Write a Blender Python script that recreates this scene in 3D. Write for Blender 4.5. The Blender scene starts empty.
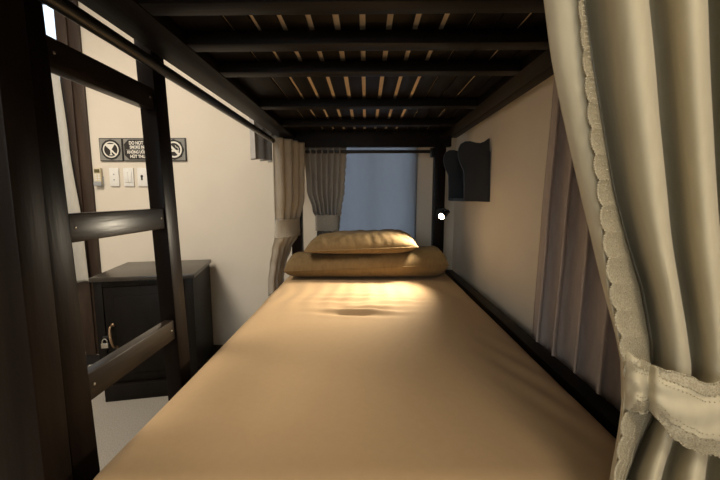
import bpy, bmesh, math, random
from mathutils import Vector, Matrix, noise
random.seed(7)
S = bpy.context.scene
C = S.collection
PI = math.pi
H = 1.225                      # eye height above the floor; z values below are relative to the eye

# ------------------------------------------------------------------ camera geometry (also used to measure the photo)
F = 360.0
TH = math.atan(43 / F)
YAW = math.atan(-6 / F)
def P(px, py, X=None, Y=None, Z=None):
    a = (px - 360) / F; b = (240 - py) / F
    y = math.cos(TH) + b * math.sin(TH); z = -math.sin(TH) + b * math.cos(TH); x = a
    c, s = math.cos(YAW), math.sin(YAW)
    r = (x * c + y * s, -x * s + y * c, z)
    t = X / r[0] if X is not None else (Y / r[1] if Y is not None else Z / r[2])
    return Vector((r[0] * t, r[1] * t, r[2] * t))

# ------------------------------------------------------------------ materials
def newmat(name):
    m = bpy.data.materials.new(name); m.use_nodes = True
    nt = m.node_tree; nt.nodes.clear()
    out = nt.nodes.new('ShaderNodeOutputMaterial')
    b = nt.nodes.new('ShaderNodeBsdfPrincipled')
    nt.links.new(b.outputs[0], out.inputs[0])
    return m, nt, b, out
def N(nt, t, **kw):
    n = nt.nodes.new(t)
    for k, v in kw.items():
        if k in n.inputs: n.inputs[k].default_value = v
        else: setattr(n, k, v)
    return n
def coords(nt, scale=(1, 1, 1)):
    tc = N(nt, 'ShaderNodeTexCoord'); mp = N(nt, 'ShaderNodeMapping'); mp.inputs['Scale'].default_value = scale
    nt.links.new(tc.outputs['Object'], mp.inputs[0]); return mp.outputs[0]
def mix2(nt, fac, a, b):
    r = N(nt, 'ShaderNodeValToRGB'); r.color_ramp.elements[0].color = (*a, 1); r.color_ramp.elements[1].color = (*b, 1)
    r.color_ramp.elements[0].position = .3; r.color_ramp.elements[1].position = .7
    nt.links.new(fac, r.inputs[0]); return r.outputs[0]
def mat_noise(name, c1, c2, rough=.5, scale=(8, 8, 8), bump=.1, bscale=None, spec=.5, detail=4, bdist=.01):
    m, nt, b, o = newmat(name)
    n = N(nt, 'ShaderNodeTexNoise', Scale=1.0, Detail=float(detail)); nt.links.new(coords(nt, scale), n.inputs['Vector'])
    nt.links.new(mix2(nt, n.outputs[0], c1, c2), b.inputs['Base Color'])
    b.inputs['Roughness'].default_value = rough; b.inputs['Specular IOR Level'].default_value = spec
    if bump:
        n2 = N(nt, 'ShaderNodeTexNoise', Scale=1.0, Detail=3.0); nt.links.new(coords(nt, bscale or scale), n2.inputs['Vector'])
        bp = N(nt, 'ShaderNodeBump', Strength=bump, Distance=bdist); nt.links.new(n2.outputs[0], bp.inputs['Height'])
        nt.links.new(bp.outputs[0], b.inputs['Normal'])
    return m
def mat_cloth(name, c1, c2, weave=900, wrinkle=6, bump=.25, sheen=.2, trans=0.0, transcol=None):
    m, nt, b, o = newmat(name)
    n = N(nt, 'ShaderNodeTexNoise', Scale=1.0, Detail=5.0); nt.links.new(coords(nt, (60, 60, 18)), n.inputs['Vector'])
    nt.links.new(mix2(nt, n.outputs[0], c1, c2), b.inputs['Base Color'])
    b.inputs['Roughness'].default_value = .85; b.inputs['Specular IOR Level'].default_value = .2
    b.inputs['Sheen Weight'].default_value = sheen
    n1 = N(nt, 'ShaderNodeTexNoise', Scale=float(wrinkle), Detail=4.0); nt.links.new(coords(nt), n1.inputs['Vector'])
    n2 = N(nt, 'ShaderNodeTexNoise', Scale=float(weave), Detail=1.0); nt.links.new(coords(nt), n2.inputs['Vector'])
    ad = N(nt, 'ShaderNodeMath', operation='MULTIPLY_ADD'); ad.inputs[1].default_value = .02
    nt.links.new(n2.outputs[0], ad.inputs[0]); nt.links.new(n1.outputs[0], ad.inputs[2])
    bp = N(nt, 'ShaderNodeBump', Strength=bump, Distance=.02); nt.links.new(ad.outputs[0], bp.inputs['Height'])
    nt.links.new(bp.outputs[0], b.inputs['Normal'])
    if trans:
        t = N(nt, 'ShaderNodeBsdfTranslucent'); t.inputs[0].default_value = (*(transcol or c2), 1)
        mx = N(nt, 'ShaderNodeMixShader'); mx.inputs[0].default_value = trans
        nt.links.new(b.outputs[0], mx.inputs[1]); nt.links.new(t.outputs[0], mx.inputs[2]); nt.links.new(mx.outputs[0], o.inputs[0])
    return m
def mat_plain(name, c, rough=.5, metal=0, emit=None, es=0):
    m, nt, b, o = newmat(name)
    n = N(nt, 'ShaderNodeTexNoise', Scale=40.0); nt.links.new(coords(nt), n.inputs['Vector'])
    nt.links.new(mix2(nt, n.outputs[0], tuple(x * .94 for x in c), c), b.inputs['Base Color'])
    b.inputs['Roughness'].default_value = rough; b.inputs['Metallic'].default_value = metal
    if emit: b.inputs['Emission Color'].default_value = (*emit, 1); b.inputs['Emission Strength'].default_value = es
    return m
def mat_glass(name):
    m, nt, b, o = newmat(name); nt.nodes.remove(b)
    t = N(nt, 'ShaderNodeBsdfTransparent'); t.inputs[0].default_value = (.93, .97, 1, 1)
    g = N(nt, 'ShaderNodeBsdfGlossy', Roughness=.02); mx = N(nt, 'ShaderNodeMixShader'); mx.inputs[0].default_value = .08
    nt.links.new(t.outputs[0], mx.inputs[1]); nt.links.new(g.outputs[0], mx.inputs[2]); nt.links.new(mx.outputs[0], o.inputs[0])
    return m
def mat_lace(name, c1, c2, scale=260):
    m, nt, b, o = newmat(name)
    v = N(nt, 'ShaderNodeTexVoronoi', Scale=float(scale)); nt.links.new(coords(nt), v.inputs['Vector'])
    nt.links.new(mix2(nt, v.outputs['Distance'], c2, c1), b.inputs['Base Color'])
    b.inputs['Roughness'].default_value = .85; b.inputs['Specular IOR Level'].default_value = .2
    bp = N(nt, 'ShaderNodeBump', Strength=.35, Distance=.002); bp.invert = True; nt.links.new(v.outputs['Distance'], bp.inputs['Height'])
    nt.links.new(bp.outputs[0], b.inputs['Normal'])
    return m

M = {}
M['wood'] = mat_noise('dark_stained_wood', (.0045, .003, .0022), (.0095, .0062, .0045), .45, (30, 4, 30), .08, (60, 6, 60), .10)
M['wood_x'] = mat_noise('dark_stained_wood_crosswise', (.0045, .003, .0022), (.0095, .0062, .0045), .45, (4, 30, 30), .08, (6, 60, 60), .12)
M['wood_z'] = mat_noise('dark_stained_wood_upright', (.0045, .0026, .002), (.010, .0057, .004), .36, (30, 30, 4), .08, (60, 60, 6), .09)
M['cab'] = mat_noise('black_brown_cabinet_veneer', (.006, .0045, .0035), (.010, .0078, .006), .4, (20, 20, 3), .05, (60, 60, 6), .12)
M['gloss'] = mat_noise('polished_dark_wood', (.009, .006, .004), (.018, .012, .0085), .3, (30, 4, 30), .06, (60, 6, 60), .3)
M['cabtop'] = mat_noise('cabinet_top_veneer_lit', (.020, .016, .012), (.034, .027, .021), .28, (20, 20, 3), .04, (60, 60, 6), .6)  # lighter copy of the cabinet veneer; warm wall reflection put into the colour
M['postwood'] = mat_noise('lighter_brown_post', (.007, .0045, .0032), (.014, .009, .0062), .4, (30, 30, 4), .08, (60, 60, 6), .09)  # lighter version of the upright wood, for the left foot post
M['shelf'] = mat_noise('black_painted_wood', (.008, .010, .014), (.014, .016, .020), .4, (9, 9, 9), .05, None, .5)
M['wall'] = mat_noise('cream_wall_paint', (.67, .60, .50), (.72, .65, .55), .8, (2, 2, 2), .03, (90, 90, 90), .25)
M['ceil'] = mat_noise('white_ceiling_paint', (.72, .70, .66), (.77, .75, .71), .85, (2, 2, 2), .03, (90, 90, 90), .2)
M['carpet'] = mat_noise('grey_carpet', (.24, .215, .185), (.36, .33, .285), .95, (160, 160, 160), .6, (300, 300, 300), .1)
M['frame'] = mat_noise('brown_door_frame', (.028, .017, .011), (.05, .03, .02), .45, (20, 20, 3), .06, (60, 60, 6), .4)
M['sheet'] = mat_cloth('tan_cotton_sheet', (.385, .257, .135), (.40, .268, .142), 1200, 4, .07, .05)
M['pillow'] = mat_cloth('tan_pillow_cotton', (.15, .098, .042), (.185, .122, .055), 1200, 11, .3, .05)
M['tick'] = mat_cloth('tan_mattress_ticking', (.72, .57, .40), (.78, .63, .45), 900, 5, .1, .05)
M['curtain'] = mat_cloth('beige_curtain_cloth', (.54, .475, .33), (.60, .53, .375), 1000, 9, .12, .15)
M['lace'] = mat_lace('beige_lace', (.47, .415, .295), (.36, .31, .215), 420)
M['curtain_g'] = mat_cloth('grey_curtain_cloth', (.38, .36, .34), (.44, .42, .40), 1000, 9, .15, .1)
M['curtain_b'] = mat_cloth('dull_beige_curtain_cloth', (.40, .36, .30), (.46, .415, .35), 1000, 9, .15, .1)
M['lace_g'] = mat_lace('grey_lace', (.45, .42, .37), (.34, .31, .27))
M['mauve'] = mat_cloth('greyish_mauve_curtain_cloth', (.43, .36, .325), (.49, .415, .375), 1000, 9, .15, .1)
M['white_cloth'] = mat_cloth('cream_voile', (.62, .58, .50), (.70, .66, .58), 900, 9, .1, .1, .35, (.6, .6, .58))
M['blind'] = mat_cloth('daylight_patch_cloth', (.30, .31, .33), (.34, .35, .37), 900, 4, .06, .05, .6, (.50, .505, .525))  # backlit cloth imitating bluish daylight on the wall at the bed head
M['rod'] = mat_plain('black_metal_rod', (.012, .010, .009), .3, .3)
M['metal'] = mat_plain('brushed_metal', (.55, .52, .46), .3, .9)
M['bronze'] = mat_plain('aged_bronze', (.30, .20, .12), .35, .8)
M['white'] = mat_plain('white_plastic', (.78, .76, .72), .4)
M['grey'] = mat_plain('grey_rubber', (.32, .33, .34), .6)
M['cream'] = mat_plain('cream_plastic', (.66, .58, .40), .45)
M['screen'] = mat_plain('olive_display', (.10, .085, .03), .3)
M['black'] = mat_plain('black_plastic', (.012, .011, .011), .4)
M['signgrey'] = mat_plain('grey_hatched_plate', (.30, .29, .26), .5)
M['signblack'] = mat_plain('black_print', (.015, .012, .010), .5)
M['signwhite'] = mat_plain('white_print', (.80, .76, .68), .5)
M['glass'] = mat_glass('window_glass')
M['bulb'] = mat_plain('glowing_bulb', (1, .9, .7), .4, 0, (1, .83, .52), 40)
M['diff'] = mat_plain('lit_diffuser', (.9, .88, .8), .4, 0, (1, .82, .58), 6)

# ------------------------------------------------------------------ mesh helpers
class MB:
    def __init__(s): s.bm = bmesh.new()
    def box(s, x0, x1, y0, y1, z0, z1, bev=.003):
        r = bmesh.ops.create_cube(s.bm, size=1)
        vs = r['verts']
        for v in vs:
            v.co = Vector(((x0 + x1) / 2 + v.co.x * (x1 - x0), (y0 + y1) / 2 + v.co.y * (y1 - y0), (z0 + z1) / 2 + v.co.z * (z1 - z0)))
        if bev:
            es = list({e for v in vs for e in v.link_edges})
            bmesh.ops.bevel(s.bm, geom=es, offset=bev, segments=2, affect='EDGES', profile=.6)
        return s
    def tube(s, pts, r, seg=12, cap=True):
        pts = [Vector(p) for p in pts]; rings = []
        rr = r if isinstance(r, (list, tuple)) else [r] * len(pts)
        for i, p in enumerate(pts):
            d = (pts[min(i + 1, len(pts) - 1)] - pts[max(i - 1, 0)]).normalized()
            a = d.orthogonal().normalized() if i == 0 else (pa - d * pa.dot(d)).normalized()
            pa = a; b = d.cross(a)
            rings.append([s.bm.verts.new(p + (a * math.cos(2 * PI * k / seg) + b * math.sin(2 * PI * k / seg)) * rr[i]) for k in range(seg)])
        for i in range(len(rings) - 1):
            for k in range(seg):
                s.bm.faces.new((rings[i][k], rings[i][(k + 1) % seg], rings[i + 1][(k + 1) % seg], rings[i + 1][k]))
        if cap:
            s.bm.faces.new(rings[0][::-1]); s.bm.faces.new(rings[-1])
        return s
    def prism(s, poly, n, t):
        n = Vector(n) * t
        a = [s.bm.verts.new(Vector(p)) for p in poly]; b = [s.bm.verts.new(Vector(p) + n) for p in poly]
        s.bm.faces.new(a); s.bm.faces.new(b[::-1])
        for i in range(len(a)):
            j = (i + 1) % len(a); s.bm.faces.new((a[i], b[i], b[j], a[j]))
        return s
    def grid(s, rows, closed=False):
        g = [[s.bm.verts.new(p) for p in r] for r in rows]
        for i in range(len(g) - 1):
            n = len(g[i])
            for k in range(n if closed else n - 1):
                s.bm.faces.new((g[i][k], g[i][(k + 1) % n], g[i + 1][(k + 1) % n], g[i + 1][k]))
        return s
    def ball(s, c, r, u=8, v=6, sc=(1, 1, 1)):
        c = Vector(c)
        ring = lambda j: [s.bm.verts.new((c.x + sc[0] * r * math.sin(PI * j / v) * math.cos(2 * PI * k / u), c.y + sc[1] * r * math.sin(PI * j / v) * math.sin(2 * PI * k / u), c.z + sc[2] * r * math.cos(PI * j / v))) for k in range(u)]
        a = s.bm.verts.new((c.x, c.y, c.z + sc[2] * r)); b = s.bm.verts.new((c.x, c.y, c.z - sc[2] * r))
        R = [ring(j) for j in range(1, v)]
        for k in range(u):
            q = (k + 1) % u
            s.bm.faces.new((a, R[0][k], R[0][q])); s.bm.faces.new((b, R[-1][q], R[-1][k]))
            for j in range(len(R) - 1): s.bm.faces.new((R[j][k], R[j + 1][k], R[j + 1][q], R[j][q]))
        return s
    def build(s, name, mat, parent=None, smooth=True, solid=0, local=False, dz=H, weld=0):
        if weld: bmesh.ops.remove_doubles(s.bm, verts=s.bm.verts, dist=weld)
        bmesh.ops.recalc_face_normals(s.bm, faces=s.bm.faces)
        if not local: bmesh.ops.translate(s.bm, verts=s.bm.verts, vec=(0, 0, dz))
        me = bpy.data.meshes.new(name); s.bm.to_mesh(me); s.bm.free()
        for p in me.polygons: p.use_smooth = smooth
        if smooth:
            try: me.set_sharp_from_angle(angle=math.radians(40))
            except Exception: pass
        me.materials.append(M[mat] if isinstance(mat, str) else mat)
        o = bpy.data.objects.new(name, me); C.objects.link(o)
        if parent is not None:
            o.parent = parent
            if not local:
                w = parent.location.copy(); q = parent.parent
                while q is not None: w += q.location; q = q.parent
                o.location = -w
        if solid:
            md = o.modifiers.new('thickness', 'SOLIDIFY'); md.thickness = solid; md.offset = 0
        return o
def tag(o, label=None, cat=None, group=None, kind=None):
    for k, v in (('label', label), ('category', cat), ('group', group), ('kind', kind)):
        if v: o[k] = v
    return o
def thing(name, label, cat, loc, rz=0, group=None):
    o = bpy.data.objects.new(name, None); o.empty_display_size = .05; C.objects.link(o)
    o.location = (loc[0], loc[1], loc[2] + H); o.rotation_euler.z = rz
    return tag(o, label, cat, group)
def struct(name, mb, mat, parent=None, **k): return tag(mb.build(name, mat, parent, **k), kind='structure')

def cr(p0, p1, p2, p3, t):
    return .5 * ((2 * p1) + (p2 - p0) * t + (2 * p0 - 5 * p1 + 4 * p2 - p3) * t * t + (3 * p1 - p0 - 3 * p2 + p3) * t ** 3)
def spline(pts, n):
    out = []
    L = len(pts)
    for i in range(L - 1):
        a, b, c, d = pts[max(i - 1, 0)], pts[i], pts[i + 1], pts[min(i + 2, L - 1)]
        for k in range(n): out.append(cr(a, b, c, d, k / n))
    out.append(pts[-1]); return out
def bicubic(rows, nu, nv):
    r1 = [spline(r, nu) for r in rows]
    cols = list(zip(*r1)); c2 = [spline(list(c), nv) for c in cols]
    return [list(r) for r in zip(*c2)]
def lerp_tab(tab, t):
    if t <= tab[0][0]: return tab[0][1]
    for (a, va), (b, vb) in zip(tab, tab[1:]):
        if t <= b: 
            f = (t - a) / (b - a); f = f * f * (3 - 2 * f); return va + (vb - va) * f
    return tab[-1][1]

# ------------------------------------------------------------------ the room
WY, WX = 2.68, .65                 # inner faces of the back and the right wall
LX, FY, CZ = -3.3, -2.2, 1.55
fl = MB(); fl.box(LX - .12, WX + .12, FY - .12, WY + .12, -H - .1, -H, 0); struct('floor', fl, 'carpet', smooth=False)
ce = MB(); ce.box(LX - .12, WX + .12, FY - .12, WY + .12, CZ, CZ + .1, 0); struct('ceiling', ce, 'ceil', smooth=False)
# back wall with a door opening (left) and an added opening that backlights the blind at the bed head
DX0, DX1, DZ1 = -3.02, -2.182, 1.42
NX0, NX1, NZ0, NZ1 = -.30, .352, -.62, .95
w = MB()
w.box(LX - .12, DX0, WY, WY + .12, -H, CZ, 0); w.box(DX0, DX1, WY, WY + .12, DZ1, CZ, 0)
w.box(DX1, NX0, WY, WY + .12, -H, CZ, 0); w.box(NX0, NX1, WY, WY + .12, -H, NZ0, 0); w.box(NX0, NX1, WY, WY + .12, NZ1, CZ, 0)
w.box(NX1, WX + .12, WY, WY + .12, -H, CZ, 0)
struct('wall_back', w, 'wall', smooth=False)
w = MB(); w.box(WX, WX + .12, FY, WY, -H, CZ, 0); struct('wall_right', w, 'wall', smooth=False)
w = MB(); w.box(LX - .12, LX, FY, WY, -H, CZ, 0); struct('wall_left', w, 'wall', smooth=False)
w = MB(); QX0, QX1, QZ0, QZ1 = -1.66, -.14, -.21, .91
w.box(LX - .12, QX0, FY - .12, FY, -H, CZ, 0); w.box(QX1, WX + .12, FY - .12, FY, -H, CZ, 0); w.box(QX0, QX1, FY - .12, FY, -H, QZ0, 0); w.box(QX0, QX1, FY - .12, FY, QZ1, CZ, 0)
struct('wall_front', w, 'wall', smooth=False)
d = MB()
for a in ((QX0, QX0 + .04, QZ0, QZ1), (QX1 - .04, QX1, QZ0, QZ1), (QX0 + .04, QX1 - .04, QZ0, QZ0 + .04), (QX0 + .04, QX1 - .04, QZ1 - .04, QZ1), (-.92, -.88, QZ0 + .04, QZ1 - .04)):
    d.box(a[0], a[1], FY - .05, FY - .01, a[2], a[3], .002)
wf = struct('added_window_2', d, 'frame')  # window added out of view behind the camera, to let soft fill in
d = MB(); d.box(QX0 + .04, QX1 - .04, FY - .032, FY - .028, QZ0 + .04, QZ1 - .04, 0); struct('added_window_pane', d, 'glass', wf, smooth=False)
# door in the back wall: frame, leaf with glass above a panel
d = MB(); d.box(DX1 - .004, DX1 + .075, WY - .03, WY + .05, -H, DZ1 + .09, .004); d.box(DX1 + .075, DX1 + .155, WY - .018, WY + .01, -H, DZ1 + .15, .006)
d.box(DX0 - .09, DX0 + .012, WY - .03, WY + .05, -H, DZ1 + .09, .004); d.box(DX0 - .09, DX1 + .075, WY - .03, WY + .05, DZ1, DZ1 + .09, .004)
dr = struct('door_1', d, 'frame')
d = MB(); d.box(DX0 + .013, DX1 - .013, WY + .015, WY + .05, -H + .005, -.62, .003)
d.box(DX0 + .1, DX1 - .1, WY + .006, WY + .016, -H + .15, -.74, .006)
d.box(DX0 + .013, DX0 + .06, WY + .015, WY + .05, -.62, DZ1 - .003, .003); d.box(DX1 - .018, DX1 - .005, WY + .015, WY + .05, -.62, DZ1 - .003, .003)
d.box(DX0 + .06, DX1 - .018, WY + .015, WY + .05, DZ1 - .05, DZ1 - .003, .003)
struct('door_leaf', d, 'frame', dr)
d = MB(); d.box(DX0 + .06, DX1 - .018, WY + .03, WY + .036, -.62, DZ1 - .05, 0); struct('door_pane', d, 'glass', dr, smooth=False)
# added window and backlit blind, standing in for bluish daylight on the wall
d = MB()
for (a, b, c, e) in ((NX0, NX0 + .03, NZ0, NZ1), (NX1 - .03, NX1, NZ0, NZ1), (NX0 + .03, NX1 - .03, NZ0, NZ0 + .03), (NX0 + .03, NX1 - .03, NZ1 - .03, NZ1), (.03, .06, NZ0 + .03, NZ1 - .03)):
    d.box(a, b, WY + .05, WY + .09, c, e, .002)
wn = struct('added_window_1', d, 'white')
d = MB(); d.box(NX0 + .03, NX1 - .03, WY + .068, WY + .074, NZ0 + .03, NZ1 - .03, 0); struct('added_window_pane', d, 'glass', wn, smooth=False)
t = thing('added_blind', 'added backlit blind standing in for bluish daylight on the wall behind the bed head', 'blind', (0, WY - .02, NZ1))
rows = []
for j in range(41):
    z = NZ1 + .02 - (NZ1 - NZ0 + .06) * j / 40
    rows.append([Vector((NX0 - .02 + (NX1 - NX0 + .04) * i / 40, WY - .014 + .003 * math.sin(i * .9) * math.sin(j * .13), z)) for i in range(41)])
MB().grid(rows).build('added_blind_cloth', 'blind', t, solid=.001)
MB().tube([(NX0 - .03, WY - .022, NZ1 + .035), (NX1 + .03, WY - .022, NZ1 + .035)], .018, 14).build('roller_tube', 'white', t)
MB().box(NX0 - .02, NX1 + .02, WY - .022, WY - .006, NZ0 - .06, NZ0 - .035, .003).build('bottom_bar', 'white', t)
b_ = MB(); b_.box(NX1 + .012, WX - .001, WY - .014, WY - .001, -H + .001, -H + .08, .003); b_.box(DX1 + .16, NX1, WY - .014, WY - .001, -H + .001, -H + .08, .003); struct('baseboard_back', b_, 'frame')

# ------------------------------------------------------------------ bunk bed
PBX = -.58                                    # inner face of the left foot post
bed = thing('bunk_bed', 'dark-stained wooden bunk bed frame around the tan mattress', 'bunk bed', (0, 1.5, -H))
def post(x0, x1, y0, y1, z1=.95, bev=.004, m='wood_z'): return MB().box(x0, x1, y0, y1, -H + .001, z1, bev).build('post', m, bed)
post(-.675, -.58, .585, .645, .95, .0045, 'postwood')
post(.575, .64, .585, .65)
post(-.505, -.435, 2.42, 2.49)
post(.452, .525, 2.42, 2.49)
def bpart(name, mat, *a, bev=.004): return MB().box(*a, bev).build(name, mat, bed)
bpart('side_rail', 'wood', -.578, -.538, .58, 2.46, -.75, -.62)
bpart('side_rail', 'wood', .552, .602, .655, 2.48, -.72, -.502, bev=.006)
bpart('foot_rail', 'wood_x', -.578, .57, .59, .625, -.80, -.70)
bpart('head_rail', 'wood_x', -.434, .451, 2.435, 2.475, -.80, -.42)
# upper bunk
bpart('side_rail', 'wood', -.618, -.572, .34, 2.46, .418, .60)
bpart('side_rail', 'wood', .555, .60, .34, 2.46, .388, .60)
bpart('ledger', 'wood', -.571, -.46, .40, 2.395, .384, .419)
bpart('ledger', 'wood', .479, .554, .40, 2.395, .388, .419)
bpart('head_rail', 'wood_x', -.571, .554, 2.40, 2.445, .325, .60)
bpart('foot_rail', 'wood_x', -.571, .554, .30, .345, .40, .60)
ZB = .420
for y0, y1 in ((.575, .625), (.765, .818), (.962, 1.012), (1.17, 1.218), (1.60, 1.655), (2.0, 2.055)):
    bpart('joist', 'wood_x', -.459, .478, y0, y1, .385, ZB - .001)
gx = [-.5545]
gaps = [(-.358, .008), (-.288, .013), (-.218, .015), (-.146, .015), (-.077, .016), (-.010, .014), (.060, .015), (.130, .015), (.200, .015), (.268, .006), (.335, .006), (.405, .011), (.47, .003)]
x = -.565
for c, g in gaps:
    c *= .945
    bpart('slat', 'wood', x, c - g / 2, .36, 2.395, ZB, ZB + .009, bev=.001); x = c + g / 2
bpart('slat', 'wood', x, .55, .36, 2.395, ZB, ZB + .009, bev=.001)
m_ = MB(); m_.tube([(PBX + .012, .60, .352), (PBX + .045, .60, .352)], .016, 14); m_.build('rod_socket', 'rod', bed)
MB().box(-.70, -.676, .55, .60, .20, .95, .003).build('cleat', 'wood_z', bed)

# upper mattress: seen only through the gaps
tag(MB().box(-.555, .545, .37, 2.39, ZB + .010, .68, .03).build('mattress', 'tick'), 'upper bunk mattress seen through the gaps between the dark slats', 'mattress')

# lower mattress
def soft_slab(x0, x1, y0, y1, z0, z1, nx, ny, r, zf):
    mb = MB(); rows = []
    prof = [(-1, 0)]
    # perimeter rings: bottom -> side -> rounded shoulder -> top grid
    def ring_pt(a, ins, z):
        hx, hy = (x1 - x0) / 2 - ins, (y1 - y0) / 2 - ins
        cx, cy = (x0 + x1) / 2, (y0 + y1) / 2
        c, s = math.cos(a), math.sin(a); n = 14
        q = (abs(c) ** n + abs(s) ** n) ** (-1 / n)
        return Vector((cx + hx * c * q, cy + hy * s * q, z))
    return ring_pt
def sheet_z(x, y):
    z = -.49
    z += .006 * noise.noise(Vector((x * 2.2, y * 1.6, .3)))
    # pressed wrinkles where the sheet was smoothed down
    for (cx, cy, sx, sy, a, k, ph) in ((-.02, 1.50, .16, .05, .0075, 62, 0.4), (-.05, 1.70, .17, .10, .0032, 75, 1.0), (.12, 1.66, .13, .07, .0028, 80, 2.0), (.02, 1.57, .10, .05, .003, 95, .3)):
        e = math.exp(-((x - cx) / sx) ** 2 - ((y - cy) / sy) ** 2)
        z += 1.7 * a * e * math.sin((y - cy) * k + 5 * (x - cx) + ph + 1.8 * noise.noise(Vector((x * 7, y * 5, cx))))
    # fine lengthwise creases towards the head
    z += .0018 * math.exp(-((y - 1.8) / .3) ** 2) * math.sin(x * 70 + 3 * noise.noise(Vector((x * 3, y * 4, 2))))
    # pull lines along the right edge and at the near corner
    z += .003 * math.exp(-((x - .45) / .07) ** 2 - ((y - .95) / .25) ** 2) * math.sin((x * .8 + y * .35) * 90)
    return z
MX0, MX1, MY0, MY1 = -.515, .549, .548, 2.412
def shoulder(dx):   # drop of the top towards an edge at distance dx
    R = .055
    if dx >= R: return 0
    q = 1 - dx / R
    return R * (1 - math.sqrt(max(0, 1 - q * q)))
def axis(a, b, n, R=.055):
    e = [R * (1 - math.cos(i / 8 * PI / 2)) for i in range(9)]
    return [a + v for v in e] + [a + R + (b - a - 2 * R) * i / n for i in range(1, n)] + [b - v for v in e[::-1]]
xs, ys = axis(MX0, MX1, 110), axis(MY0, MY1, 200)
mb = MB(); rows = []
def corner(x, y):
    R = .055
    dx = min(x - MX0, MX1 - x); dy = min(y - MY0, MY1 - y)
    qx = max(0, 1 - dx / R); qy = max(0, 1 - dy / R); q = math.sqrt(qx * qx + qy * qy)
    return qx, qy, q
for y in ys:
    r = []
    for x in xs:
        qx, qy, q = corner(x, y); px, py = x, y
        if q > 1:                                   # round the plan corners
            R = .055; k = 1 / q
            px = (MX0 + R - R * qx * k) if x < 0 else (MX1 - R + R * qx * k)
            py = (MY0 + R - R * qy * k) if y < 1.4 else (MY1 - R + R * qy * k)
            q = 1
        drop = .055 * (1 - math.sqrt(max(0, 1 - q * q)))
        dxl = x - MX0; dyf = y - MY0
        sag = .010 * math.exp(-dxl / .10) + .006 * math.exp(-(MX1 - x) / .08)
        r.append(Vector((px, py, sheet_z(x, y) - drop - sag)))
    rows.append(r)
mb.grid(rows)
edge = [rows[0][i] for i in range(len(xs))] + [rows[j][-1] for j in range(1, len(ys))] + [rows[-1][i] for i in range(len(xs) - 2, -1, -1)] + [rows[j][0] for j in range(len(ys) - 2, 0, -1)]
def low(p, z): 
    return Vector((p.x, p.y, z))
side = [edge, [low(p, -.60) for p in edge], [low(p, -.665) for p in edge], [Vector((p.x * .985, 1.5 + (p.y - 1.5) * .985, -.69)) for p in edge]]
mb.grid(side, closed=True)
mat_o = mb.build('mattress', 'sheet', weld=.0004)
tag(mat_o, 'lower bunk mattress tightly covered by a tan fitted sheet', 'mattress')
MB().box(-.536, .551, .63, 2.43, -.705, -.692, .002).build('mattress_board', 'wood', bed)

# ------------------------------------------------------------------ pillows
def pillow(name, label, cx, cy, hx, hy, zlow, hz, pw, seed, tilt=0, ears=.0, mat='pillow', flat=.55):
    mb = MB(); n, m_ = 80, 44
    top, bot = [], []
    for j in range(m_ + 1):
        v = -math.cos(PI * j / m_); rt, rb = [], []
        for i in range(n + 1):
            u = -math.cos(PI * i / n)
            th = (max(0, 1 - abs(u) ** pw[0]) ** .5) * (max(0, 1 - abs(v) ** pw[1]) ** .5)
            # plan outline: sides drawn in a little, corners kept as ears
            sx = 1 - .05 * (1 - v * v) * 0 - ears * (1 - abs(v) ** 2) * abs(u) ** 3
            sy = 1 - ears * (1 - abs(u) ** 2) * abs(v) ** 3
            x = cx + hx * u * sx; y = cy + hy * v * sy
            endw = abs(u) ** 4
            wr = .010 * noise.noise(Vector((u * 3, v * 2.2, seed))) + .006 * noise.noise(Vector((u * 8, v * 5, seed + 3)))
            wr += .006 * endw * math.sin(v * 16 + 4 * noise.noise(Vector((u * 4, v * 3, seed)))) + .0035 * math.sin(u * 40 + v * 9 + seed) * abs(v) ** 2
            z0 = zlow + hz * flat + tilt * u
            rt.append(Vector((x, y - .01 * th * 0, z0 + th * (hz * (1 - flat) + wr) + .0))); rb.append(Vector((x, y, z0 - th * (hz * flat + tilt * u + wr * .1))))
        top.append(rt); bot.append(rb)
    mb.grid(top); mb.grid(bot)
    o = mb.build(name, mat, weld=.0006)
    # piped seam around the edge
    loop = []
    for j in range(m_ + 1): loop.append(top[j][0])
    for i in range(1, n + 1): loop.append(top[m_][i])
    for j in range(m_ - 1, -1, -1): loop.append(top[j][n])
    for i in range(n - 1, 0, -1): loop.append(top[0][i])
    s = MB(); s.tube(loop + [loop[0]], .0032, 6, cap=False); s.build('seam', mat, o)
    return tag(o, label, 'pillow')
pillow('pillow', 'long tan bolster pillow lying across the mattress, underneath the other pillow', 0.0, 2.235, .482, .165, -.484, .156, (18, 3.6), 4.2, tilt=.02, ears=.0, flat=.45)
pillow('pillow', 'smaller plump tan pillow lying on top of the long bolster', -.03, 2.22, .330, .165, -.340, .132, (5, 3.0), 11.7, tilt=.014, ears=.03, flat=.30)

# ------------------------------------------------------------------ ladder
LXI = -.62
lad = thing('bunk_ladder', 'dark wooden ladder with flat rungs hooked on the left side of the bunk', 'ladder', (LXI - .02, .9, -H))
def stile(yt, yb):
    mb = MB(); mb.box(LXI - .05, LXI, yt - .034, yt + .034, -H + .001, .95, .005)
    return mb.build('stile', 'wood_z', lad)
stile(.700, 0); stile(1.127, 0)
for zt in (.318, -.034, -.386, -.738, -1.09 + .0):
    r = MB(); r.box(LXI - .036, LXI - .006, .7345, 1.0925, zt - .062, zt, .004); ro = r.build('rung', 'gloss', lad)
    for yy in (.752, 1.075):
        MB().ball((LXI - .0055, yy, zt - .03), .0032, 10, 6, (.5, 1, 1)).build('screw', 'metal', ro)

tl = math.radians(1.6); lad.rotation_euler.y = -tl; lad.location.x += math.tan(tl) * (H + .25)
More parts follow.
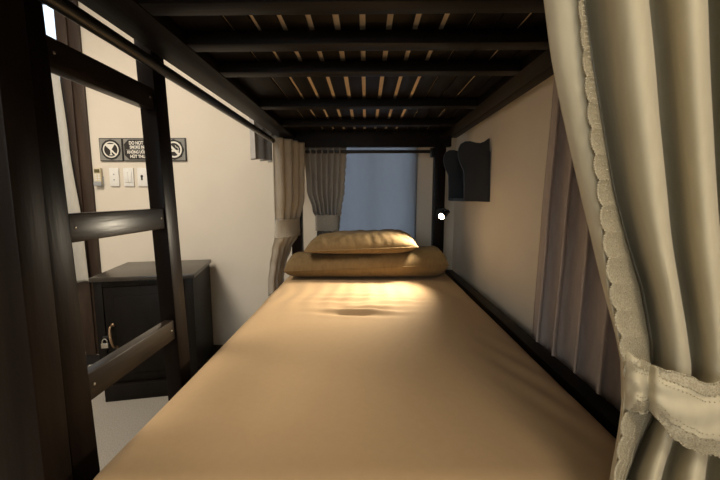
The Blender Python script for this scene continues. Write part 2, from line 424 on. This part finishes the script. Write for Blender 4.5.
# ------------------------------------------------------------------ curtain rods
rd = thing('curtain_rod', 'black round curtain rod running along the left side below the upper bunk', 'curtain rod', (-.54, 1.5, .328))
MB().tube([(-.54, .60, .338), (-.54, 1.2, .334), (-.54, 2.395, .322)], .0145, 16).build('rod', 'rod', rd)
MB().ball((-.54, 2.395, .322), .018, 14, 10).build('finial', 'rod', rd)
rd = thing('curtain_rod', 'short black curtain rod across the bed head in front of the added blind', 'curtain rod', (0, 2.44, .297))
MB().tube([(-.43, 2.455, .30), (.448, 2.455, .30)], .011, 16).build('rod', 'rod', rd)
MB().box(.425, .4515, 2.44, 2.47, .262, .322, .003).build('bracket', 'rod', rd)
rd = thing('curtain_rod', 'black curtain rod across the bed foot above the big near curtain', 'curtain rod', (0, .47, .35))
MB().tube([(-.56, .47, .372), (.62, .47, .372)], .0115, 16).build('rod', 'rod', rd)
MB().tube([(.62, .47, .372), (.645, .47, .372)], .02, 16).build('bracket', 'rod', rd)

# ------------------------------------------------------------------ near curtain (bed foot, right)
Y0 = .47
fc = thing('curtain', 'large beige near curtain with lace edge tied back at the right', 'curtain', (.45, Y0, -1.0))
#        py    L    S    R   F1   F2   F3
ROWS = [(-28, 540, 575, 579, 645, 706, 764),
        (0,   545, 579, 583, 648, 707, 765),
        (60,  553, 584, 591, 654, 709, 766),
        (120, 565, 590, 601, 659, 712, 767),
        (190, 581, 599, 613, 666, 716, 768),
        (240, 593, 605, 626, 671, 720, 768),
        (290, 605, 611, 641, 679, 724, 766),
        (340, 618, 621, 650, 687, 728, 764),
        (378, 624, 627, 652, 690, 728, 760),
        (412, 622, 625, 654, 678, 714, 750),
        (440, 618, 621, 641, 672, 710, 750),
        (480, 611, 615, 626, 660, 704, 752),
        (540, 603, 608, 614, 650, 700, 756),
        (610, 597, 602, 606, 645, 698, 760)]
def sec(row, tight):
    py, L, s_, R, F1, F2, F3 = row
    k = tight
    cols = [(L - 1, -.004), (L + .0 + (s_ - L) * .35, -.024 * k), (s_ - .5, -.034 * k), ((s_ + R) / 2, -.008 * k), (R + 1, .066 * k)]
    prev = R + 1
    for Fx in (F1, F2, F3):
        w_ = Fx - prev
        cols += [(prev + w_ * .20, .024 * k), (prev + w_ * .50, -.030 * k), (prev + w_ * .82, -.048 * k), (Fx, -.026 * k), (Fx - w_ * .10 + 3, .042 * k)]
        prev = Fx + 1
    return [P(px, py, Y=Y0 + dy) for px, dy in cols]
crow = []
for r in ROWS:
    k = lerp_tab([(300, 1.0), (378, .62), (412, .62), (500, .95)], r[0])
    crow.append(sec(r, k))
def shift(row, dz, sc=1): return [Vector((p.x, p.y, p.z + dz)) for p in row]
zt = crow[0][0].z
def to_z(row, z): return [Vector((p.x, p.y, z)) for p in row]
lastz = max(p.z for p in crow[-1])
crow = [to_z(crow[0], .385)] + crow + [to_z(crow[-1], -.80), to_z(crow[-1], -1.02)]
main = bicubic(crow, 6, 6)
MB().grid(main).build('curtain_panel', 'curtain', fc, solid=.0016)
# lace border on the turned-back edge, scalloped
def lace_strip(rows_px, dyS, dyR, nm, parent, mat, wave=9, amp=3.0, lift=.004):
    # rows_px: (py, S, R, k)
    mb = MB(); rows = []; n = 160
    tabS = [(a[0], a[1]) for a in rows_px]; tabR = [(a[0], a[2]) for a in rows_px]; tabK = [(a[0], a[3]) for a in rows_px]
    p0, p1 = rows_px[0][0], rows_px[-1][0]
    def li(tab, t):
        for (a, va), (b, vb) in zip(tab, tab[1:]):
            if t <= b: return va + (vb - va) * (t - a) / (b - a)
        return tab[-1][1]
    edge = []
    for i in range(n * 3 + 1):
        py = p0 + (p1 - p0) * i / (n * 3)
        s_, R, k = li(tabS, py), li(tabR, py), li(tabK, py)
        ph = (py - p0) / wave
        sc = amp * (abs(math.sin(PI * ph)) ** .7 - .5) * min(1, (R - s_) / 18 + .1)
        a = P(s_ - sc, py, Y=Y0 + dyS * k - lift); b = P(R, py, Y=Y0 + dyR * k - lift)
        row = []
        for q in range(13):
            t_ = q / 12
            p = a.lerp(b, t_); p.y -= .003 * math.sin(PI * t_)
            row.append(p)
        rows.append(row); edge.append((row[0], row[1], row[4]))
    mb.grid(rows)
    for i in range(0, len(edge), 3):
        mb.ball(edge[i][0] + Vector((0, -.0003, 0)), .0008, 6, 4)
        if i % 6 == 0:
            for kk, rr in ((3, .0006), (5, .0008), (8, .0006)):
                q = rows[i][kk]; mb.ball(q + Vector((0, -.0006, 0)), rr, 6, 4)
    return mb.build(nm, mat, parent, solid=.0008)
lr = []
for r in ROWS[:9]:
    lr.append((r[0], r[2], r[3], lerp_tab([(300, 1.0), (378, .62)], r[0])))
lace_strip(lr, -.040, .024, 'lace_trim', fc, 'lace', wave=26, amp=5)
lr = [(r[0], r[2], r[3] + (0 if r[0] < 500 else 2), lerp_tab([(412, .62), (500, .95)], r[0])) for r in ROWS[9:13]]
lace_strip(lr, -.040, .024, 'lace_trim', fc, 'lace', wave=24, amp=4)
# tieback band
tb_top = [(621, 346), (624, 348), (630, 353), (638, 359), (648, 363), (658, 368), (670, 371), (685, 375), (697, 380), (706, 384), (722, 381), (745, 374), (775, 362)]
tb_bot = [(622, 405), (626, 408), (632, 409), (640, 411), (648, 409), (656, 416), (668, 432), (679, 441), (690, 447), (700, 451), (722, 455), (745, 452), (775, 440)]
tb_dep = [.045, -.012, -.030, -.038, -.030, -.048, -.054, -.057, -.057, -.056, -.052, -.035, .03]
T = spline([Vector((a[0], a[1], d_)) for a, d_ in zip(tb_top, tb_dep)], 10)
B = spline([Vector((a[0], a[1], d_)) for a, d_ in zip(tb_bot, tb_dep)], 10)
rows = [[] for _ in range(25)]; L = 0
for i, (a, b) in enumerate(zip(T, B)):
    if i: L += (Vector((a.x, a.y)) - Vector((T[i - 1].x, T[i - 1].y))).length
    sc = 2.4 * (abs(math.sin(PI * L / 17)) ** .7 - .4)
    for j in range(25):
        t_ = j / 24
        px = a.x + (b.x - a.x) * t_; py = (a.y - sc * .7) + (b.y + sc - a.y + sc * .7) * t_
        dep = a.z - .010 * math.sin(PI * t_) + .0035 * math.sin(t_ * 17 + i * .11) * (1 if 640 > a.x else .5)
        rows[j].append(P(px, py, Y=Y0 + dep - .002))
tb = thing('tieback', None, None, (0, 0, 0)); bpy.data.objects.remove(tb)
tie = MB().grid(rows).build('tieback', 'curtain', fc, solid=.002)
mb = MB(); 
for j0, j1 in ((0, 4), (19, 24)):
    mb.grid([[p + Vector((0, -.0022, 0)) for p in rows[j]] for j in range(j0, j1 + 1)])
for j, st, rr in ((0, 2, .0013), (4, 3, .0011), (6, 3, .0008), (17, 3, .0008), (19, 3, .0011), (21, 4, .0009), (24, 2, .0013)):
    for i in range(8, len(rows[0]) - 6, st): mb.ball(rows[j][i] + Vector((0, -.003, 0)), rr, 6, 4)
mb.build('lace_band', 'lace', tie)
for k in range(9):
    mb = MB(); x = .262 + .043 * k
    pts = [(x, Y0 + .021 * math.cos(a), .372 + .021 * math.sin(a)) for a in [2 * PI * i / 16 for i in range(17)]]
    mb.tube(pts, .0035, 6, cap=False); mb.build('curtain_ring', 'metal', fc)

# ------------------------------------------------------------------ pleated curtains
def pleated(name, label, mat, lace_mat, base, U, Nn, zrows, nf, nm_panel='curtain_panel', tie_z=None, ph=0, lace=None, cat='curtain', sharp=.35, res=10):
    """zrows: (z, a, b, amp, shear) ; U along, Nn across"""
    U = Vector(U).normalized(); Nn = Vector(Nn).normalized(); base = Vector(base)
    t = thing(name, label, cat, (base.x, base.y, zrows[-1][0]))
    nz = 70; zs = [zrows[0][0] + (zrows[-1][0] - zrows[0][0]) * i / nz for i in range(nz + 1)]
    def at(i, z):
        tab = sorted([(-r[0], r[i]) for r in zrows]); return lerp_tab(tab, -z)
    rows = []; ns = nf * res * 2
    for z in zs:
        a, b, am, off = at(1, z), at(2, z), at(3, z), at(4, z); r = []
        for k in range(ns + 1):
            s = k / ns; w_ = 2 * PI * nf * s + ph
            jit = 1 + .35 * noise.noise(Vector((s * 6, z * 1.5, nf + ph)))
            p = base + U * (a + (b - a) * s + (b - a) / nf * .22 * math.sin(w_ + .6) * sharp * 2) + Nn * (off + am * jit * math.cos(w_))
            p.z = z + (.004 * math.cos(w_) if z == zs[-1] else 0); r.append(p)
        rows.append(r)
    MB().grid(rows).build(nm_panel, mat, t, solid=.0016)
    if lace:
        k0 = 0 if lace[0] == 'a' else (ns if lace[0] == 'b' else int(ns * .41)); sg = -1 if lace[0] == 'a' else 1
        mb = MB(); st = []
        for i in range(nz * 4 + 1):
            f = i / 4; i0 = min(int(f), nz - 1); q = f - i0
            p = rows[i0][k0].lerp(rows[i0 + 1][k0], q)
            wv = .008 * (abs(math.sin(PI * p.z / .045)) ** .7)
            st.append([p - U * sg * (.022 if lace[0] != 'm' else .004) - Nn * .003 * lace[1], p - Nn * .004 * lace[1], p + U * sg * (.008 + wv) - Nn * .004 * lace[1]])
        mb.grid(st)
        for r in st[::2]: mb.ball(r[2], .0016, 6, 4)
        mb.build('lace_trim', lace_mat, t, solid=.001)
    if tie_z is not None:
        a, b, am, off = at(1, tie_z), at(2, tie_z), at(3, tie_z), at(4, tie_z)
        mb = MB(); rr = []
        for dz_ in (.052, .05, .03, 0, -.03, -.05, -.052):
            r = []
            for k in range(49):
                an = 2 * PI * k / 48; sc = .006 * abs(math.sin(an * 7)) if abs(dz_) > .04 else 0
                gr = .010 + (0 if abs(dz_) < .051 else -.004)
                p = base + U * ((a + b) / 2 + ((abs(b - a)) / 2 + gr) * math.cos(an)) + Nn * (off + (am + gr + .004) * math.sin(an))
                p.z = tie_z + dz_ * 1.0 + (sc if dz_ > 0 else -sc); r.append(p)
            rr.append(r[:-1])
        mb.grid(rr, closed=True); mb.build('tieback', lace_mat, t, solid=.002)
    return t
# bed head, left: grey, tied back
pleated('curtain', 'grey pleated curtain at the bed head, tied back left of the added blind', 'curtain_g', 'lace_g', (0, 2.455, 0), (1, 0, 0), (0, 1, 0),
        [(.335, -.425, -.150, .026, .0), (.05, -.41, -.165, .024, 0), (-.09, -.37, -.185, .022, 0), (-.165, -.335, -.195, .020, 0), (-.23, -.34, -.20, .020, 0), (-.41, -.37, -.17, .022, 0)], 7, tie_z=-.175, lace=('b', 1), ph=.5)
# left side, far end of the long rod
pleated('curtain', 'beige lace-edged curtain bunched at the far end of the left rod', 'curtain_b', 'lace_g', (-.462, 2.255, 0), (.42, .9, 0), (.9, -.42, 0),
        [(.345, -.16, .13, .022, .0), (.0, -.155, .12, .022, .0), (-.165, -.14, .08, .018, -.012), (-.24, -.14, .075, .018, -.018), (-.33, -.135, .03, .017, -.046), (-.42, -.13, .01, .016, -.070), (-.52, -.13, .0, .015, -.086), (-.61, -.13, .0, .015, -.088)], 4, tie_z=-.19, lace=('m', -1), ph=2.2)
# right wall
pleated('curtain', 'greyish mauve curtain hanging flat against the right wall beside the mattress', 'mauve', 'lace_g', (.618, 0, 0), (0, 1, 0), (1, 0, 0),
        [(1.05, .52, 1.245, .020, -.002), (.38, .52, 1.255, .021, -.002), (-.1, .52, 1.28, .022, -.002), (-.55, .52, 1.30, .022, -.002)], 7, ph=.4, res=14, sharp=.75)
# cream curtain over the door glass
pleated('curtain', 'narrow cream curtain hanging over the glass of the door beyond the ladder', 'white_cloth', 'lace_g', (-2.5, 2.61, 0), (1, 0, 0), (0, 1, 0),
        [(.945, -.40, .325, .018, 0), (.4, -.40, .345, .018, 0), (-.30, -.40, .395, .018, 0), (-.635, -.40, .400, .018, 0)], 9, ph=1.0)
cw = thing('curtain_wire', 'thin metal curtain wire across the door glass beyond the ladder', 'curtain rod', (-2.6, 2.635, .95))
MB().tube([(-3.05, 2.61, .955), (-2.165, 2.61, .955)], .004, 8).build('wire', 'metal', cw)
for xx in (-3.05, -2.165): MB().tube([(xx, 2.61, .955), (xx, 2.648, .955)], .004, 8).build('hook', 'metal', cw)
# end of the upper bunk's curtain
pleated('curtain', 'short lace-hemmed curtain end hanging outside the upper bunk, behind the left rod', 'curtain_g', 'lace_g', (-.69, 2.50, 0), (.35, 1, 0), (1, -.35, 0),
        [(.85, -.16, .13, .026, 0), (.40, -.16, .13, .026, 0), (.245, -.16, .13, .028, 0)], 3, ph=.3)

# ------------------------------------------------------------------ wall shelf with wavy sides
sh = thing('wall_shelf', 'black wall shelf with wavy side panels on the right wall above the lamp', 'shelf', (.58, 2.1, -.03))
prof_px = [(490.5, 202), (465, 201), (465.2, 185), (464.8, 171), (462.5, 166), (460.2, 160), (459, 154), (459.8, 148), (462, 143.6), (466, 141.3), (471, 141.1), (476, 142.4), (481, 143), (485.5, 141.3), (490.5, 137.8)]
YP = 1.91
def panel(y):
    pts = [P(a, b, Y=YP) for a, b in prof_px]
    k = (WX - .001) - pts[0].x
    return [Vector((min(p.x + k, WX - .001), y, p.z)) for p in pts]
for y in (YP, 2.262):
    MB().prism(panel(y), (0, 1, 0), .018).build('side_panel', 'shelf', sh, smooth=False)
zb = P(470, 201.5, Y=YP).z
MB().box(.515, WX - .001, YP + .0185, 2.2615, zb, zb + .016, .002).build('bottom_board', 'shelf', sh)
MB().box(WX - .013, WX - .001, YP + .0185, 2.2615, zb + .0165, zb + .26, .002).build('back_board', 'shelf', sh)

# ------------------------------------------------------------------ reading lamp
LP = P(442, 216, Y=2.09)
rl = thing('reading_lamp', 'small lit reading lamp on the dark post right of the pillows', 'lamp', (.488, 2.41, -.13))
MB().tube([(.488, 2.419, -.10), (.488, 2.398, -.10)], [.026, .022], 18).build('wall_plate', 'black', rl)
dirv = (Vector((-.20, 1.70, -.49)) - LP).normalized()
back = LP - dirv * .055
MB().tube(spline([Vector((.488, 2.40, -.10)), Vector((.488, 2.34, -.080)), Vector((.480, 2.22, -.074)), back], 8), .0055, 10).build('gooseneck', 'black', rl)
hd = MB(); hd.tube([back - dirv * .004, back, back + dirv * .02, LP - dirv * .012, LP + dirv * .004], [.006, .012, .015, .019, .021], 18, cap=False); hd.build('lamp_head', 'black', rl, solid=.0015)
MB().ball(LP + dirv * .003, .017, 14, 10).build('bulb', 'bulb', rl)

# ------------------------------------------------------------------ cabinet
c_fl = P(95, 278, Z=-.464); c_fr = P(194, 274, Z=-.464)
c_fl.z = c_fr.z = 0
ang = math.atan2(c_fr.y - c_fl.y, c_fr.x - c_fl.x)
c_fl -= (c_fr - c_fl).normalized() * .035
CW, CD, CH = (c_fr - c_fl).length - .024, .52, H - .464
0 and print('CAB', c_fl, c_fr, math.degrees(ang), CW)
ax = Vector((math.cos(ang), math.sin(ang))); ay = Vector((-math.sin(ang), math.cos(ang)))
org = Vector((c_fl.x, c_fl.y)) + ax * .012 + ay * .012
cb = thing('cabinet', 'black-brown wooden cabinet with a padlocked door, standing against the back wall', 'cabinet', (org.x, org.y, -H), ang)
def cpart(name, mat, *a, parent=cb, bev=.003): return MB().box(*a, bev).build(name, mat, parent, local=True)
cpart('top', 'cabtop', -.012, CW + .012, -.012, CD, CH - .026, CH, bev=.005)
body = MB(); body.box(0, .045, .004, CD - .01, .10, CH - .0265, .002); body.box(CW - .05, CW, .004, CD - .01, .10, CH - .0265, .002)
body.box(.045, CW - .05, .03, CD - .01, .10, CH - .0265, 0); body.box(.045, CW - .05, .004, .03, CH - .06, CH - .0265, .002); body.build('carcass', 'cab', cb, local=True)
cpart('plinth', 'cab', .022, CW + .006, -.018, CD - .01, .001, .10, bev=.004)
dm = MB(); dm.box(.048, CW - .053, .008, .028, .106, CH - .063, .003); dm.box(.10, CW - .105, .003, .010, .16, CH - .12, .005)
door = dm.build('door', 'cab', cb, local=True)
hz = H + P(114, 337, Y=2.03).z; hxp = .085
hh = MB(); hh.tube(spline([Vector((hxp, .008, hz + .066)), Vector((hxp - .006, -.018, hz + .058)), Vector((hxp - .004, -.027, hz + .015)), Vector((hxp, -.030, hz - .01)), Vector((hxp + .008, -.022, hz - .056)), Vector((hxp + .016, .006, hz - .066))], 6), [.006] * 10 + [.0075] * 11 + [.006] * 10, 10)
hh.ball((hxp, .006, hz + .068), .011, 10, 8, (1, .5, 1)); hh.ball((hxp + .014, .006, hz - .070), .011, 10, 8, (1, .5, 1))
hh.build('handle', 'bronze', door, local=True)
pl = thing('padlock', 'small grey padlock hanging on the left edge of the cabinet door', 'padlock', (0, 0, 0))
pw = cb.location + Vector((ax.x * .045 + ay.x * -.012, ax.y * .045 + ay.y * -.012, 0)); pl.location = (pw.x, pw.y, hz - .062); pl.rotation_euler.z = ang
MB().box(-.019, .019, -.009, .006, 0, .030, .004).build('lock_body', 'metal', pl, local=True)
MB().tube([(.014 * math.cos(a), -.002, .030 + .026 * math.sin(a)) for a in [PI * i / 14 for i in range(15)]], .003, 8).build('shackle', 'metal', pl, local=True)
MB().box(.03, .06, -.004, .009, hz - .01, hz + .006, .002).build('hasp', 'black', cb, local=True)

# ------------------------------------------------------------------ wall signs, remote, switches
SY = WY - .001
def wpt(px, py, y=SY): return P(px, py, Y=y)
sTL, sBR = wpt(99.5, 138.3), wpt(187.3, 161.3)
sz1, sz0 = sTL.z, sBR.z; sx0, sx1 = sTL.x, sBR.x
xd1 = wpt(123.8, 150).x; xd2 = sx1 - (xd1 - sx0)
def disc(mb, cx, cz, y, r, n=32, t=.002, r0=None):
    if r0 is None: mb.prism([(cx + r * math.cos(2 * PI * i / n), y, cz + r * math.sin(2 * PI * i / n)) for i in range(n)], (0, -1, 0), t)
    else:
        rows = [[Vector((cx + q * math.cos(2 * PI * i / n), yy, cz + q * math.sin(2 * PI * i / n))) for i in range(n)] for q, yy in ((r0, y), (r0, y - t), (r, y - t), (r, y), (r0, y))]
        mb.grid(rows, closed=True)
def plaque(x0, x1, label):
    t = thing('wall_sign', label, 'sign', ((x0 + x1) / 2, SY, sz0), 0, 'prohibition plaques on the back wall')
    m = MB(); m.box(x0, x1, SY - .010, SY, sz0, sz1, .002); m.build('backing', 'signblack', t)
    m = MB(); n = int((x1 - x0) / .008)
    for k in range(n): 
        xa = x0 + .006 + (x1 - x0 - .012) * k / n; m.box(xa, xa + (x1 - x0 - .012) / n * .78, SY - .0115, SY - .0095, sz0 + .006, sz1 - .006, 0)
    m.build('hatched_face', 'signgrey', t, smooth=False)
    return t
szc = (sz0 + sz1) / 2; sr = (sz1 - sz0) / 2
# drink sign
cx = (sx0 + xd1) / 2
t = plaque(sx0, xd1 - .002, 'square plaque with a crossed-out cocktail glass, leftmost of the three wall signs')
m = MB(); disc(m, cx, szc, SY - .0115, sr * .88, 12); m.build('emblem_ground', 'signblack', t, smooth=False)
m = MB(); disc(m, cx, szc, SY - .0135, sr * .70, 32, .001, sr * .60)
m.prism([(cx - .033, SY - .0135, szc + .040), (cx + .033, SY - .0135, szc + .040), (cx + .004, SY - .0135, szc), (cx + .004, SY - .0135, szc - .034), (cx + .018, SY - .0135, szc - .040), (cx - .018, SY - .0135, szc - .040), (cx - .004, SY - .0135, szc - .034), (cx - .004, SY - .0135, szc)], (0, -1, 0), .001)
a = sr * .62 * .7; m.prism([(cx - a - .004, SY - .0146, szc + a - .004), (cx - a + .004, SY - .0146, szc + a + .004), (cx + a + .004, SY - .0146, szc - a + .004), (cx + a - .004, SY - .0146, szc - a - .004)], (0, -1, 0), .0008)
m.build('emblem', 'signwhite', t, smooth=False)
# text sign
t = plaque(xd1 + .002, xd2 - .002, 'long text plaque partly hidden by the ladder, middle of the three wall signs')
cx = (xd1 + xd2) / 2; hw = (xd2 - xd1) / 2 - .012; hh_ = sr * .86; ch = sr * .40
m = MB(); m.prism([(cx - hw, SY - .0116, szc - hh_ + ch), (cx - hw + ch, SY - .0116, szc - hh_), (cx + hw - ch, SY - .0116, szc - hh_), (cx + hw, SY - .0116, szc - hh_ + ch), (cx + hw, SY - .0116, szc + hh_ - ch), (cx + hw - ch, SY - .0116, szc + hh_), (cx - hw + ch, SY - .0116, szc + hh_), (cx - hw, SY - .0116, szc + hh_ - ch)], (0, -1, 0), .001)
m.build('text_ground', 'signblack', t, smooth=False)
def text(body, x, z, size, width, parent):
    cu = bpy.data.curves.new('lettering', 'FONT'); cu.body = body; cu.size = size; cu.align_x = 'LEFT'; cu.align_y = 'CENTER'; cu.offset = .0012
    tmp = bpy.data.objects.new('lettering', cu); C.objects.link(tmp)
    dg = bpy.context.evaluated_depsgraph_get(); dg.update()
    me = bpy.data.meshes.new_from_object(tmp.evaluated_get(dg)); bpy.data.objects.remove(tmp)
    w0 = max(v.co.x for v in me.vertices) - min(v.co.x for v in me.vertices); k = width / w0
    for v in me.vertices: v.co = Vector((v.co.x * k, 0, v.co.y))
    me.materials.append(M['signwhite'])
    o = bpy.data.objects.new('lettering', me); C.objects.link(o); o.parent = parent
    o.location = Vector((x, SY - .0135, z + H)) - parent.location
    return o
text('DO NOT DRINK', cx - hw * .72, szc + sr * .56, .034, hw * 1.44, t)
text('SMOKE IN ROOM', cx - hw * .68, szc + sr * .20, .030, hw * 1.36, t)
text('KHÔNG UỐNG RƯỢU', cx - hw * .84, szc - sr * .22, .029, hw * 1.68, t)
text('HÚT THUỐC LÁ', cx - hw * .70, szc - sr * .60, .031, hw * 1.40, t)
MB().box(cx - hw * .9, cx + hw * .9, SY - .0135, SY - .0128, szc - .002, szc + .001, 0).build('divider', 'signgrey', t)
# smoking sign
cx = (xd2 + sx1) / 2
t = plaque(xd2 + .002, sx1, 'square plaque with a crossed-out cigarette, rightmost of the three wall signs')
m = MB(); disc(m, cx, szc, SY - .0115, sr * .90, 8); m.build('emblem_ground', 'signblack', t, smooth=False)
m = MB(); disc(m, cx, szc, SY - .0135, sr * .70, 32, .001, sr * .56)
a = sr * .60 * .7
m.prism([(cx - a - .006, SY - .0136, szc + a - .006), (cx - a + .006, SY - .0136, szc + a + .006), (cx + a + .006, SY - .0136, szc - a + .006), (cx + a - .006, SY - .0136, szc - a - .006)], (0, -1, 0), .001)
m.box(cx - .040, cx + .028, SY - .0150, SY - .0136, szc - .016, szc - .004, 0); m.box(cx + .031, cx + .037, SY - .0150, SY - .0136, szc - .016, szc - .004, 0)
m.tube([(cx + .034, SY - .0142, szc), (cx + .030, SY - .0142, szc + .014), (cx + .016, SY - .0142, szc + .018), (cx + .012, SY - .0142, szc + .030)], .003, 6)
m.build('emblem', 'signwhite', t, smooth=False)
# remote in its holder
def rect_px(a, b, c, d_): 
    p, q = wpt(a, b), wpt(c, d_); return p.x, q.x, q.z, p.z
x0, x1, z0, z1 = rect_px(95.3, 168, 104.5, 186)
t = thing('wall_remote', 'cream remote with dark display in a wall holder, left of the switches', 'remote control', ((x0 + x1) / 2, SY, z0))
m = MB(); m.box(x0 + .004, x1 - .004, SY - .026, SY - .006, z0 + .006, z1, .005); m.build('remote_body', 'cream', t)
MB().box(x0 + .009, x1 - .009, SY - .0275, SY - .0255, z1 - .036, z1 - .010, .001).build('display', 'screen', t)
for j in range(3):
    for i in range(2): MB().box(x0 + .013 + i * .022, x0 + .026 + i * .022, SY - .0285, SY - .0255, z1 - .058 - j * .016, z1 - .048 - j * .016, .001).build('button', 'white', t)
m = MB(); m.box(x0, x1, SY - .006, SY, z0, z0 + .07, .002); m.box(x0, x1, SY - .031, SY - .0065, z0, z0 + .005, .002); m.box(x0, x1, SY - .031, SY - .027, z0 + .005, z0 + .032, .001); m.build('holder', 'grey', t)
def plate(px0, px1, nm, label, cat):
    x0, x1, z0, z1 = rect_px(px0, 168, px1, 186.4)
    t = thing(nm, label, cat, ((x0 + x1) / 2, SY, z0))
    MB().box(x0, x1, SY - .010, SY, z0, z1, .003).build('cover_plate', 'white', t)
    return t, x0, x1, z0, z1
t, x0, x1, z0, z1 = plate(109.6, 120.4, 'power_socket', 'white wall plate with two small dark holes, beside the remote', 'socket')
xm = (x0 + x1) / 2
for zz in (.65, .36): MB().box(xm - .006, xm + .004, SY - .0112, SY - .0098, z0 + (z1 - z0) * zz - .005, z0 + (z1 - z0) * zz + .005, .001).build('socket_hole', 'grey', t)
t, x0, x1, z0, z1 = plate(123.6, 135, 'light_switch', 'white wall plate with rocker switches, third item from the left below the signs', 'switch')
for i in (.30, .66):
    MB().box(x0 + (x1 - x0) * i - .012, x0 + (x1 - x0) * i + .014, SY - .0145, SY - .0095, z0 + .03, z1 - .03, .002).build('rocker', 'white', t)
t, x0, x1, z0, z1 = plate(137.5, 148.5, 'key_switch', 'white wall plate with a dark slot, nearest the ladder of those below the signs', 'switch')
xm = x0 + (x1 - x0) * .45
m = MB(); m.box(xm - .005, xm + .007, SY - .0112, SY - .0098, (z0 + z1) / 2 - .022, (z0 + z1) / 2 + .016, .002); m.ball((xm + .001, SY - .010, (z0 + z1) / 2 + .006), .010, 10, 6, (1, .2, 1)); m.build('slot', 'black', t)

dmt = thing('added_mat', 'black doormat standing in for a dark patch on the floor before the door, left of the cabinet', 'added_mat', (-2.3, 2.3, -H))  # mat added to fill an unidentified dark patch beside the cabinet
MB().box(-2.85, -1.76, 2.02, 2.63, -H + .001, -H + .012, .004).build('mat_pile', 'black', dmt)
q = P(91, 367, Z=-H + .035)  # metal piece added to give an unidentified glint here
ds = thing('added_glint_piece', 'small shiny metal piece added for a glint left of the cabinet', 'door stop', (q.x, q.y, -H + .0125))
MB().tube([(q.x, q.y, -H + .0125), (q.x, q.y, -H + .018), (q.x, q.y, -H + .03), (q.x, q.y, -H + .045), (q.x, q.y, -H + .052)], [.02, .02, .013, .017, .011], 18).build('glint_body', 'metal', ds)
# ------------------------------------------------------------------ lamps of the room
def ceiling_lamp(x, y, label, r=.20):
    t = thing('ceiling_lamp', label, 'ceiling lamp', (x, y, CZ), 0)
    m = MB(); disc(m, x, y, 0, r, 40); m.bm.free()
    m = MB(); m.tube([(x, y, CZ - .001), (x, y, CZ - .03)], [r, r], 36); m.build('housing', 'white', t)
    m = MB(); m.tube([(x, y, CZ - .0305), (x, y, CZ - .036)], [r - .015, r - .02], 36); m.build('diffuser', 'diff', t)
def area(name, loc, rot, size, energy, col, shape='DISK', sy=None, spread=PI):
    l = bpy.data.lights.new(name, 'AREA'); l.shape = shape; l.size = size; l.energy = energy; l.color = col; l.spread = spread
    if sy: l.size_y = sy
    o = bpy.data.objects.new(name, l); C.objects.link(o); o.location = (loc[0], loc[1], loc[2] + H); o.rotation_euler = rot; return o
ceiling_lamp(-1.75, 1.05, 'round white ceiling lamp over the aisle beside the cabinet')
ceiling_lamp(.12, -1.05, 'round white ceiling lamp over the floor in front of the bed foot')
area('aisle_light', (-1.75, 1.05, CZ - .05), (0, 0, 0), .9, 42, (1, .90, .76))
area('foot_light', (.12, -1.05, CZ - .05), (0, 0, 0), .5, 19, (1, .90, .75))
area('added_front_fill', (-.9, FY - .10, .35), (PI / 2, 0, 0), 1.5, 22, (1, .95, .86), 'RECTANGLE', 1.1)  # added fill light outside the unseen front window, reaching into the bunk
sp = bpy.data.lights.new('reading_light', 'SPOT'); sp.energy = 130; sp.color = (1, .87, .66); sp.spot_size = math.radians(90); sp.spot_blend = 1.0; sp.shadow_soft_size = .02
so = bpy.data.objects.new('reading_light', sp); C.objects.link(so)
lp = LP + dirv * .016; so.location = (lp.x, lp.y, lp.z + H); so.rotation_euler = dirv.to_track_quat('-Z', 'Y').to_euler()

wd = bpy.data.worlds.new('sky'); S.world = wd; wd.use_nodes = True
bg = wd.node_tree.nodes['Background']; bg.inputs[0].default_value = (.80, .89, 1.0, 1); bg.inputs[1].default_value = 1.8

# ------------------------------------------------------------------ camera
cd = bpy.data.cameras.new('camera'); cd.sensor_fit = 'HORIZONTAL'; cd.sensor_width = 36; cd.lens = F / 720 * 36; cd.clip_start = .02
co = bpy.data.objects.new('camera', cd); C.objects.link(co); co.location = (0, 0, H)
co.rotation_euler = (PI / 2 - TH, 0, -YAW)
S.camera = co
S.view_settings.view_transform = 'Standard'; S.view_settings.look = 'None'; S.view_settings.gamma = 1; S.view_settings.use_curve_mapping = False
S.view_settings.exposure = .3
